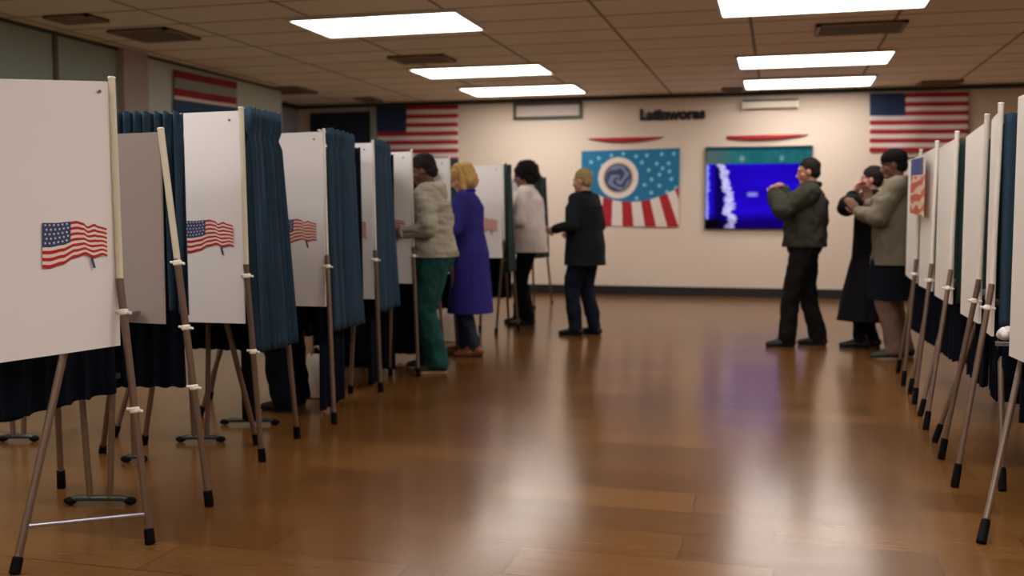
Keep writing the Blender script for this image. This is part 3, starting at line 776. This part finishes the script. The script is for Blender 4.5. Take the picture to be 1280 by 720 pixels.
# ================================================================== PEOPLE
def solid(bm, voxel, name, m, parent, smooth=2, disp=0.0, dfreq=(9, 9, 5), cuts=(), seed=0.0):
    me = bpy.data.meshes.new('tmp'); bm.to_mesh(me); bm.free()
    o = bpy.data.objects.new('tmp', me); C.objects.link(o)
    r = o.modifiers.new('r', 'REMESH'); r.mode = 'VOXEL'; r.voxel_size = voxel; r.use_smooth_shade = True
    s = o.modifiers.new('s', 'SMOOTH'); s.iterations = smooth; s.factor = .5
    dg = bpy.context.evaluated_depsgraph_get(); dg.update()
    m2 = bpy.data.meshes.new_from_object(o.evaluated_get(dg)); bpy.data.objects.remove(o); bpy.data.meshes.remove(me)
    b = NB(); b.from_mesh(m2); bpy.data.meshes.remove(m2)
    if disp:
        b.normal_update()
        nn = [(v, v.normal.copy()) for v in b.verts]
        for v, n in nn:
            q = V((v.co.x*dfreq[0]+seed, v.co.y*dfreq[1], v.co.z*dfreq[2]))
            v.co += n*disp*(noise.noise(q)+.5*noise.noise(q*2.3))
    for co, no in cuts:
        bmesh.ops.bisect_plane(b, geom=list(b.verts)+list(b.edges)+list(b.faces), plane_co=co, plane_no=no, clear_outer=True)
        ed = [e for e in b.edges if e.is_boundary]
        try: bmesh.ops.holes_fill(b, edges=ed, sides=0)
        except Exception: pass
    me3 = bpy.data.meshes.new(name); b.to_mesh(me3); b.free(); me3.materials.append(m)
    for p in me3.polygons: p.use_smooth = True
    ob = bpy.data.objects.new(name, me3); C.objects.link(ob)
    if parent is not None: ob.parent = parent
    return ob
def ik(a, b, l1, l2, pole):
    a, b = V(a), V(b); d = b-a; L = d.length; mx = (l1+l2)*.998
    if L > mx: d = d*(mx/L); b = a+d; L = mx
    x = (l1*l1-l2*l2+L*L)/(2*L); h = math.sqrt(max(0, l1*l1-x*x)); w = d.normalized()
    p = V(pole); p = p-w*p.dot(w)
    if p.length < 1e-4: p = w.orthogonal()
    return a+w*x+p.normalized()*h, b
def hand(bm, wr, dr, pn, side, curl=.35, s=1.0):
    """dr: direction of the fingers, pn: palm normal, side: +1 thumb along +lat"""
    dr = V(dr).normalized(); pn = V(pn); pn = (pn-dr*pn.dot(dr)).normalized(); lat = dr.cross(pn).normalized()*side
    offs = (.030, .010, -.010, -.029); lens = (.072, .080, .074, .058); pl = (.088, .090, .086, .080)
    cap(bm, wr-dr*.02, wr+dr*.03, .024*s, .026*s, 1.25, lat)
    for o_, ln, pp in zip(offs, lens, pl):
        k = wr+dr*pp*s+lat*o_*s
        cap(bm, wr+dr*.02*s+lat*o_*.6*s, k, .015*s, .0125*s)
        d = dr.copy(); p = k; R = .0105
        for q, f in enumerate((.45, .3, .25)):
            d = (d*math.cos(curl)+pn*math.sin(curl)).normalized() if q == 0 else (Matrix.Rotation(curl*1.1, 3, dr.cross(pn))@d)
            p2 = p+d*ln*f*1.08*s; cap(bm, p, p2, R*s, (R-.001)*s, n=8); p = p2; R -= .001
    b0 = wr+dr*.025*s+lat*.022*s; b1 = b0+(dr*.7+lat*.75+pn*.35).normalized()*.042*s; b2 = b1+(dr*.95+lat*.2+pn*.35).normalized()*.034*s; b3 = b2+(dr*1+pn*.35).normalized()*.026*s
    cap(bm, b0, b1, .015*s, .0125*s); cap(bm, b1, b2, .012*s, .011*s); cap(bm, b2, b3, .0105*s, .0095*s)

def person(label, loc, heading, Ht=1.75, lean=0, g=1.0, skin='7a5240', hair=None, head_pitch=0, head_yaw=0,
           lw=None, rw=None, lfoot=(-.11, .02), rfoot=(.11, -.02), outfit=None, palm=((1, 0, 0), (-1, 0, 0)), curl=.4, lpole=(-.5, -1, -.6), rpole=(.5, -1, -.6),
           fingers=(None, None), shoe='1a1614', sole=None, trousers='15161a', seed=0.0, group=None, bodyvox=.007, shrug=0, toe=(8, -8)):
    s = Ht/1.75; hz = .95
    Rl = Matrix.Rotation(-math.radians(lean), 3, 'X')
    def ub(p):
        p = V(p); return V((0, 0, hz))+Rl@(p-V((0, 0, hz)))
    sk = mat('skin', skin, .5, var=.06, vscale=20, bump=.03, bscale=200)
    sh = {1: ub((.178*g**.3, -.005, 1.43+shrug)), -1: ub((-.178*g**.3, -.005, 1.43+shrug))}
    wr = {1: V(rw) if rw else ub((.27, .05, .84)), -1: V(lw) if lw else ub((-.27, .05, .84))}
    el = {}
    for sd, pole in ((1, rpole), (-1, lpole)): el[sd], wr[sd] = ik(sh[sd], wr[sd], .29, .265, pole)
    hp = {1: V((.092, 0, .92)), -1: V((-.092, 0, .92))}
    ft = {1: V((rfoot[0], rfoot[1], 0)), -1: V((lfoot[0], lfoot[1], 0))}; ank, kn, fd = {}, {}, {}
    for sd in (1, -1):
        ank[sd] = V((ft[sd].x, ft[sd].y, .085)); kn[sd], ank[sd] = ik(hp[sd], ank[sd], .43, .42, (0.1*sd, 1, 0))
        ank[sd].z = .085; ta = math.radians(toe[0] if sd == -1 else toe[1]); fd[sd] = V((-math.sin(ta), math.cos(ta), 0))
    Hc = ub((0, .02, 1.632)); Rh = Rl@Matrix.Rotation(math.radians(head_yaw), 3, 'Z')@Matrix.Rotation(-math.radians(head_pitch), 3, 'X')
    hd = lambda p: Hc+Rh@V(p)
    # ---- body, one continuous surface
    bm = NB()
    ell(bm, hd((0, -.012, .012)), (.074, .094, .092), Rh); ell(bm, hd((0, .018, -.045)), (.059, .07, .072), Rh)
    cap(bm, hd((-.015, .066, -.098)), hd((.015, .066, -.098)), .023)
    cap(bm, hd((-.03, .074, .018)), hd((.03, .074, .018)), .015); cap(bm, hd((0, .084, .0)), hd((0, .103, -.038)), .0095, .013)
    cap(bm, hd((-.012, .096, -.045)), hd((.012, .096, -.045)), .009); cap(bm, hd((-.016, .083, -.07)), hd((.016, .083, -.07)), .0095)
    cap(bm, hd((-.013, .080, -.08)), hd((.013, .080, -.08)), .009)
    for e in (-1, 1):
        cap(bm, hd((e*.043, .052, -.035)), hd((e*.03, .06, -.05)), .022, .02)
        ell(bm, hd((e*.074, -.005, -.018)), (.009, .019, .031), Rh)
    cap(bm, hd((0, -.02, -.07)), ub((0, -.01, 1.45)), .052, .06)
    def loft(bm, lv, n=24, extra=0.0):
        cs = []
        for cx, cy, z, rx, ry in lv:
            p = V((cx, cy, z)); r = Rl if z > hz else Matrix.Identity(3); p = ub(p) if z > hz else p
            cs.append((p, r@V((rx+extra, 0, 0)), r@V((0, ry+extra, 0))))
        rings(bm, cs, n)
    TL = [(0, 0, .84, .08, .07), (0, 0, .90, .155*g, .11*g), (0, 0, .97, .165*g, .118*g), (0, .005, 1.1, .14*g, .1*g), (0, .01, 1.22, .148*g, .112*g),
          (0, .005, 1.33, .165*g**.6, .118*g), (0, 0, 1.41, .165, .095), (0, -.005, 1.455, .12, .07), (0, -.008, 1.49, .06, .055)]
    loft(bm, TL)
    for sd in (1, -1):
        cap(bm, sh[sd], el[sd], .05*g**.5, .04*g**.5); cap(bm, el[sd], wr[sd], .04, .026)
        f = (wr[sd]-el[sd]).normalized(); fg = fingers[0 if sd == -1 else 1]
        hand(bm, wr[sd], V(fg) if fg else f, palm[0 if sd == -1 else 1], (1 if sd == -1 else -1), curl)
        cap(bm, hp[sd], kn[sd], .082*g**.7, .056); cap(bm, kn[sd], ank[sd]+V((0, 0, .02)), .054, .036)
        cap(bm, kn[sd].lerp(ank[sd], .15)+V((0, -.012, 0)), kn[sd].lerp(ank[sd], .45)+V((0, -.015, 0)), .048, .042)
        cap(bm, V((ank[sd].x, ank[sd].y, .045))-fd[sd]*.03, V((ank[sd].x, ank[sd].y, .03))+fd[sd]*.13, .034, .024, 1.2, (1, 0, 0))
    body = solid(bm, bodyvox, 'person', sk, None, 2)
    kids = []
    # ---- eyes and brows
    ew = mat('eye', 'a89e96', .3)
    for e in (-1, 1):
        bm = NB(); ell(bm, hd((e*.03, .0745, -.008)), (.0115, .0105, .0075), Rh); o = obj('eye', bm, ew, None); kids.append(o); o.parent = body
        bm = NB(); ell(bm, hd((e*.03, .0835, -.008)), (.0065, .003, .006), Rh); q = obj('iris', bm, M['rubber'], None); q.parent = o; kids.append(q)
    hm = None
    if hair:
        hm = mat('hair', hair['col'], hair.get('rough', .7), var=.25, vscale=40, bump=.5, bscale=120, spec=.2)
        bm = NB()
        for c, r in hair['ell']: ell(bm, hd(c), r, Rh)
        for a, b_, r0, r1 in hair.get('caps', ()): cap(bm, hd(a), hd(b_), r0, r1)
        o = solid(bm, hair.get('vox', .007), 'hair', hm, body, 1, hair.get('disp', .006), hair.get('freq', (40, 40, 12)), seed=seed)
        for e in (-1, 1):
            bm = NB(); cap(bm, hd((e*.018, .0885, .012)), hd((e*.045, .079, .014)), .004, .003); o = obj('eyebrow', bm, hm, None); o.parent = body
    # ---- trousers, shoes
    tm = mat('trousers_cloth', trousers, .9, var=.15, vscale=6, bump=.1, bscale=150, spec=.12)
    bm = NB(); tg = outfit.get('tg', 1.0)
    loft(bm, [(0, 0, .80, .1, .09), (0, 0, .88, .168*g, .128*g), (0, -.005, .95, .178*g, .133*g), (0, 0, 1.05, .16*g, .12*g), (0, 0, 1.08, .155*g, .115*g)])
    for sd in (1, -1):
        cap(bm, hp[sd]-V((0, 0, .02)), kn[sd], .1*g**.7*tg, .072*tg, 1.0); cap(bm, kn[sd], ank[sd]-V((0, 0, .0)), .072*tg, .058*tg*outfit.get('hem', 1.0))
    solid(bm, .010, 'trousers', tm, body, 2, .016, (11, 11, 9), [(V((0, 0, outfit.get('thz', .045))), V((0, 0, -1)))], seed)
    sm = mat('shoe_leather', shoe, .45, var=.1, spec=.3)
    for sd in (1, -1):
        bm = NB(); a = V((ank[sd].x, ank[sd].y, 0)); d = fd[sd]; sdv = V((d.y, -d.x, 0))
        cap(bm, a-d*.045+V((0, 0, .045)), a+d*.06+V((0, 0, .045)), .044, .043, 1.0, sdv); cap(bm, a+d*.06+V((0, 0, .04)), a+d*.165+V((0, 0, .024)), .044, .03, 1.25, sdv)
        cap(bm, a-d*.02+V((0, 0, .06)), a-d*.005+V((0, 0, .11)), .046, .044)
        so = solid(bm, .008, 'shoe', sm, body, 2, 0, cuts=[(V((0, 0, .012)), V((0, 0, -1)))])
        bm = NB(); n = 20; top, bot = [], []
        pts = []
        for i in range(n):
            t_ = 2*math.pi*i/n; y = math.cos(t_); x = math.sin(t_); pts.append(a+d*(.056+y*.13)+sdv*x*(.043 if y > -.2 else .038))
        vb = [bm.verts.new(p+V((0, 0, .001))) for p in pts]; vt = [bm.verts.new(p+V((0, 0, .02 if sole else .013))) for p in pts]
        for i in range(n): bm.faces.new((vb[i], vb[(i+1) % n], vt[(i+1) % n], vt[i]))
        bm.faces.new(vt); bm.faces.new(list(reversed(vb))); bmesh.ops.recalc_face_normals(bm, faces=bm.faces)
        q = obj('sole', bm, mat('sole', sole or '0e0c0b', .6), None); q.parent = so
    # ---- upper garments
    of = outfit; um = mat('coat_cloth', of['col'], of.get('rough', .85), var=.12, vscale=7, bump=.15, bscale=of.get('bs', 120), spec=.12)
    hem = of['hem_z']; x = of.get('ease', .02); lv = []
    fl = of.get('flare', 0.0); back = of.get('back', 0.0)
    zz = hem-.06
    if hem < .84:
        n = 5
        for i in range(n):
            f = i/n; z = zz+(.84-zz)*f; k = (1-f)
            lv.append((0, -back*k, z, .175*g+x+fl*k, .135*g+x+fl*k+back*k*.6))
        lv.append((0, 0, .86, .176*g+x, .136*g+x))
    else: lv.append((0, 0, zz, .16*g+x, .125*g+x))
    lv += [(0, -.003, .95 if hem < .9 else hem+.02, .176*g+x, .134*g+x), (0, .003, 1.1, .156*g+x+of.get('boxy', 0), .12*g+x+of.get('boxy', 0)*.6), (0, .008, 1.24, .162*g+x+of.get('boxy', 0)*.6, .128*g+x),
           (0, .003, 1.35, .172*g**.6+x*.9, .128*g+x), (0, -.003, 1.42, .168+x*.8, .104+x*.8), (0, -.008, 1.465, .13+x*.5, .078+x*.6), (0, -.01, 1.50, .072+x*.4, .064+x*.4), (0, -.01, 1.515, .06, .058)]
    bm = NB(); loft(bm, lv)
    sr = of.get('sleeve', 1.0)
    for sd in (1, -1):
        cap(bm, sh[sd]+V((0, 0, -.005)), el[sd], (.062+x*.55)*sr, (.052+x*.5)*sr); e2 = wr[sd]-(wr[sd]-el[sd]).normalized()*.012
        cap(bm, el[sd], e2, (.052+x*.5)*sr, (.036+x*.35)*sr*of.get('cuffw', 1.0))
    solid(bm, .010, of.get('name', 'jacket'), um, body, 3, of.get('disp', .014)*1.25, of.get('freq', (10, 10, 8)), [(V((0, 0, hem)), V((0, 0, -1)))], seed+3)
    # cuffs
    for sd in (1, -1):
        f = (wr[sd]-el[sd]).normalized(); bm = NB(); rr = (.036+x*.35)*sr*of.get('cuffw', 1.0)
        tube(bm, wr[sd]-f*.045, wr[sd]+f*.006, rr*1.04, rr*.98); o = obj('cuff', bm, um, None); o.parent = body
    if of.get('collar'):
        c = of['collar']; cm = mat('collar_cloth', c['col'], .9, var=.1, bump=.15, bscale=120, spec=.12); bm = NB(); n = 20; pts = []
        for i in range(n+1):
            a = math.pi*2*i/n + math.pi/2
            yy = math.sin(a); pts.append(ub((math.cos(a)*c.get('r', .075), -.005+yy*c.get('r', .075)*1.0, c.get('z', 1.505)-.035*max(0, yy)+c.get('up', 0)*max(0, -yy))))
        path_tube(bm, pts, c.get('t', .02), 10)
        if c.get('hood'):
            ell(bm, ub((0, -.10, 1.475)), (.1, .065, .06)); ell(bm, ub((0, -.13, 1.43)), (.075, .04, .06))
        if c.get('lapel'):
            for e in (-1, 1): cap(bm, ub((e*.06, .05, 1.48)), ub((e*.02, .15*g, 1.25)), .018, .01)
        solid(bm, .009, c.get('name', 'collar'), cm, body, 2, .004, (14, 14, 14), seed=seed)
    if of.get('under'):
        u_ = of['under']; bm = NB()
        loft(bm, [(0, .01, u_['z']-.04, .2*g, .19*g), (0, .01, .8, .19*g, .17*g), (0, 0, 1.0, .165*g, .125*g)])
        solid(bm, .011, u_['name'], mat('under_cloth', u_['col'], .9, bump=.1, spec=.1), body, 2, .008, (10, 10, 3), [(V((0, 0, u_['z'])), V((0, 0, -1)))], seed)
    if of.get('cap'):
        c = of['cap']; bm = NB(); ell(bm, hd((0, -.012, .045)), (.09, .108, .085), Rh); 
        b_ = solid(bm, .008, 'cap', mat('cap_cloth', c, .9, bump=.2, spec=.1), body, 1, .003, cuts=[(hd((0, 0, .018)), Rh@V((0, .12, -1)))])
        bm = NB(); n = 24; d_ = 1; ring1, ring2 = [], []
        for i in range(n):
            a = 2*math.pi*i/n; k = 1.0
            ring1.append(V((.088*math.cos(a), -.012+.106*math.sin(a), .022))); ring2.append(V((.092*math.cos(a), -.012+(.108 if math.sin(a) > -.15 else .175)*math.sin(a), .018)))
        v1 = [bm.verts.new(hd(p)) for p in ring1]; v2 = [bm.verts.new(hd(p)) for p in ring2]
        for i in range(n): bm.faces.new((v1[i], v1[(i+1) % n], v2[(i+1) % n], v2[i]))
        q = obj('cap_brim', bm, mat('cap_cloth', c, .9, spec=.1), None); q.parent = b_; sd_ = q.modifiers.new('t', 'SOLIDIFY'); sd_.thickness = .006
    body.location = V((loc.x, loc.y, 0)); body.rotation_euler = (0, 0, math.radians(heading)); body.scale = (s, s, s)
    body['label'] = label; body['category'] = 'person'
    if group: body['group'] = group
    return body
short_hair = lambda col, k=1.0, **kw: dict(col=col, ell=[((0, -.024, .03), (.080*k, .098*k, .093*k)), ((0, -.05, -.02), (.07*k, .065*k, .07*k))], disp=.004, **kw)

# grey hooded sweatshirt, green trousers
person('person in grey hooded sweatshirt and dark green trousers standing at a booth', G(543, 463), 103, 1.74, lean=6, g=1.28, skin='5e3a28',
    hair=dict(col='17110e', ell=[((0, -.03, .035), (.085, .1, .098)), ((0, -.065, -.02), (.07, .062, .075))], disp=.008, freq=(45, 45, 45)), head_pitch=16,
    lw=(-.2, .25, 1.13), rw=(.17, .30, 1.13), palm=((.4, 0, -1), (-.4, 0, -1)), lfoot=(-.12, -.04), rfoot=(.12, .06), trousers='1c4440', shoe='3a3028', sole='b9a27c',
    outfit=dict(name='hooded_sweatshirt', col='9d9684', hem_z=.93, ease=.03, disp=.02, freq=(5, 5, 13), collar=dict(col='a8a18d', hood=True, t=.026, r=.08, name='hood'), tg=1.25, hem=1.35, sleeve=1.12), seed=1)
# blue coat
person('blonde person in long royal blue coat, dark jeans and brown shoes', G(588, 444), 100, 1.71, lean=5, g=1.05, skin='d8a88c',
    hair=dict(col='bb9558', ell=[((0, -.03, .035), (.1, .115, .1)), ((0, -.06, -.05), (.095, .085, .09))], caps=[((.08, -.01, .0), (.085, .0, -.1), .035, .03), ((-.08, -.01, .0), (-.085, .0, -.1), .035, .03)], disp=.016, freq=(22, 22, 14)),
    head_pitch=18, lw=(-.19, .36, 1.12), rw=(.18, .36, 1.12), palm=((.4, 0, -1), (-.4, 0, -1)), trousers='2a3340', shoe='7a4424', lfoot=(-.1, -.05), rfoot=(.1, .07),
    outfit=dict(name='coat', col='2d2970', hem_z=.40, ease=.03, flare=.05, disp=.008, freq=(9, 9, 3), collar=dict(col='2a2382', t=.018, r=.085), sleeve=1.05), seed=2)
# cream jacket
person('person with black curly hair in cream jacket and black trousers at a booth', G(661, 406), 98, 1.84, lean=4, g=1.12, skin='8a5844',
    hair=dict(col='0f0c0b', ell=[((0, -.05, .04), (.125, .13, .115)), ((0, -.09, -.02), (.115, .095, .1))], disp=.022, freq=(28, 28, 28)),
    head_pitch=10, lw=(-.2, .34, 1.12), rw=(.18, .36, 1.12), palm=((.4, 0, -1), (-.4, 0, -1)), trousers='0e0e10', lfoot=(-.1, .0), rfoot=(.1, .1),
    outfit=dict(tg=1.1, hem=1.3, col='e4d8ce', hem_z=.80, ease=.05, flare=.012, disp=.008, boxy=.01, collar=dict(col='ddcfc4', t=.018), sleeve=1.05), seed=3)
# black suit
person('person in black suit seen from behind, standing alone in the aisle', G(731, 419), 72, 1.74, lean=2, g=1.22, skin='b98468',
    hair=dict(col='8f7c50', ell=[((0, -.024, .03), (.082, .1, .094)), ((0, -.055, -.025), (.07, .06, .065))], disp=.005, freq=(40, 40, 20)), head_yaw=6, head_pitch=6,
    lw=(-.25, .23, 1.12), rw=(.2, .22, 1.08), palm=((1, 0, .3), (-1, 0, .3)), trousers='151a26', lfoot=(-.11, .05), rfoot=(.11, -.06),
    outfit=dict(name='suit_jacket', col='15181a', hem_z=.745, ease=.034, flare=.015, disp=.006, tg=1.15, hem=1.1, collar=dict(col='101214', t=.016, lapel=True)), seed=4)
# olive jacket
person('person in dark olive jacket with hands raised before the screen', G(1003, 433), 88, 1.80, lean=-3, g=1.15, skin='b0785e',
    hair=short_hair('15100d'), head_pitch=12, lw=(-.07, .27, 1.415), rw=(.05, .22, 1.43), palm=((1, 0, 0), (-1, 0, 0)), fingers=((.3, .1, .45), (-.3, .1, .5)), curl=.7,
    lpole=(-.5, .9, -.75), rpole=(.5, .9, -.75), lfoot=(-.1, .14), rfoot=(.1, -.14), trousers='161413',
    outfit=dict(name='winter_jacket', col='34342a', hem_z=.93, ease=.045, disp=.014, sleeve=1.25, cuffw=1.3, boxy=.02, collar=dict(col='141412', t=.03, r=.085, z=1.51), tg=1.22, hem=1.15), seed=5)
# long black coat, hand to the face
person('person in long black coat with a hand raised to the face', G(1083, 434), 84, 1.72, lean=-2, g=1.0, skin='b5806e',
    hair=short_hair('1a1210', 1.05), lw=(-.1, .15, 1.47), rw=(.04, .14, 1.47), palm=((0, -1, .2), (0, -1, .2)), fingers=((.2, -.2, 1), (-.3, -.2, 1)), lpole=(-.3, 1, -.2), rpole=(.3, 1, -.4), shrug=.02,
    lfoot=(-.08, .06), rfoot=(.08, -.05), trousers='0c0b0c',
    outfit=dict(name='long_coat', col='0e0d0e', hem_z=.27, ease=.025, flare=.14, disp=.014, freq=(8, 8, 2.5), sleeve=1.25, collar=dict(col='0e0d0e', t=.02)), seed=6)
# khaki parka, clapping
person('person in khaki parka and dark cap clapping beside the right booths', G(1117, 447), 82, 1.83, lean=2, g=1.15, skin='6e4632',
    hair=short_hair('0f0c0b'), head_pitch=8, lw=(-.06, .30, 1.22), rw=(.06, .22, 1.29), palm=((1, 0, 0), (-1, 0, 0)), fingers=((.05, .6, .75), (0, .25, 1)), curl=.12,
    lpole=(-.5, .4, -1), rpole=(.5, .3, -1), lfoot=(-.11, -.01), rfoot=(.11, -.08), trousers='70594e', shoe='141e19', sole='8d7862',
    outfit=dict(name='parka', col='6c6453', hem_z=.79, ease=.045, flare=.02, disp=.012, sleeve=1.15, boxy=.02, tg=1.12, hem=1.15, collar=dict(col='746b58', t=.026, r=.09), under=dict(name='long_sweater', col='10121a', z=.50), cap='12110e'), seed=7)
# voters mostly hidden inside the left booths: only legs show
hid = [(PD(366, 6.53), 'navy-trousered person standing behind the second left booth curtain', '0b101c', '0b0d12'),
       ]
for k, (uv, lb, tr, jk) in enumerate(hid):
    p = uv
    person(lb, p, 80, 1.62, lean=4, g=1.0, skin='7a5240', hair=short_hair('100d0c'), head_pitch=10, trousers=tr, bodyvox=.012, lw=(-.15, .24, 1.0), rw=(.15, .24, 1.0), lpole=(-.2, -1, -1), rpole=(.2, -1, -1), lfoot=(-.12, -.03), rfoot=(.12, .06),
           outfit=dict(name='coat', col=jk, hem_z=.6, ease=.015, flare=.0, disp=.01, tg=1.25, hem=1.4), seed=10+k)
# white bundle on a small bracket of the right booth
bm, q = PAPER
bmesh.ops.subdivide_edges(bm, edges=bm.edges, cuts=1)
for v in bm.verts:
    v.co += (v.co-V((q.x, q.y, .71))).normalized()*.012*noise.noise(v.co*45); v.co.z = max(v.co.z, .6875)
SB = obj('paper_bundle', bm, mat('paper_white', 'd9d0cc', .8, bump=.5, bscale=25), loc=(q.x, q.y, .687))
tag(SB, 'small crumpled white paper bundle by the right row teal curtain', 'paper bundle')

# ================================================================== camera, world, view
cam = bpy.data.cameras.new('camera'); cam.sensor_width = 36; cam.lens = FPX*36/1280
co = bpy.data.objects.new('camera', cam); C.objects.link(co)
co.matrix_world = Matrix(((_rt.x, _up.x, -_fw.x, CAM.x), (_rt.y, _up.y, -_fw.y, CAM.y), (_rt.z, _up.z, -_fw.z, CAM.z), (0, 0, 0, 1)))
cam.dof.use_dof = True; cam.dof.focus_distance = 4.0; cam.dof.aperture_fstop = 2.0
S = bpy.context.scene; S.camera = co
w = bpy.data.worlds.new('world'); S.world = w; w.use_nodes = True
w.node_tree.nodes['Background'].inputs[0].default_value = (.1, .1, .1, 1); w.node_tree.nodes['Background'].inputs[1].default_value = .2
S.view_settings.view_transform = 'Standard'; S.view_settings.look = 'None'; S.view_settings.gamma = 1; S.view_settings.use_curve_mapping = False
S.view_settings.exposure = .42
try:
    S.cycles.use_denoising = True; S.cycles.denoiser = 'OPENIMAGEDENOISE'
except Exception: pass
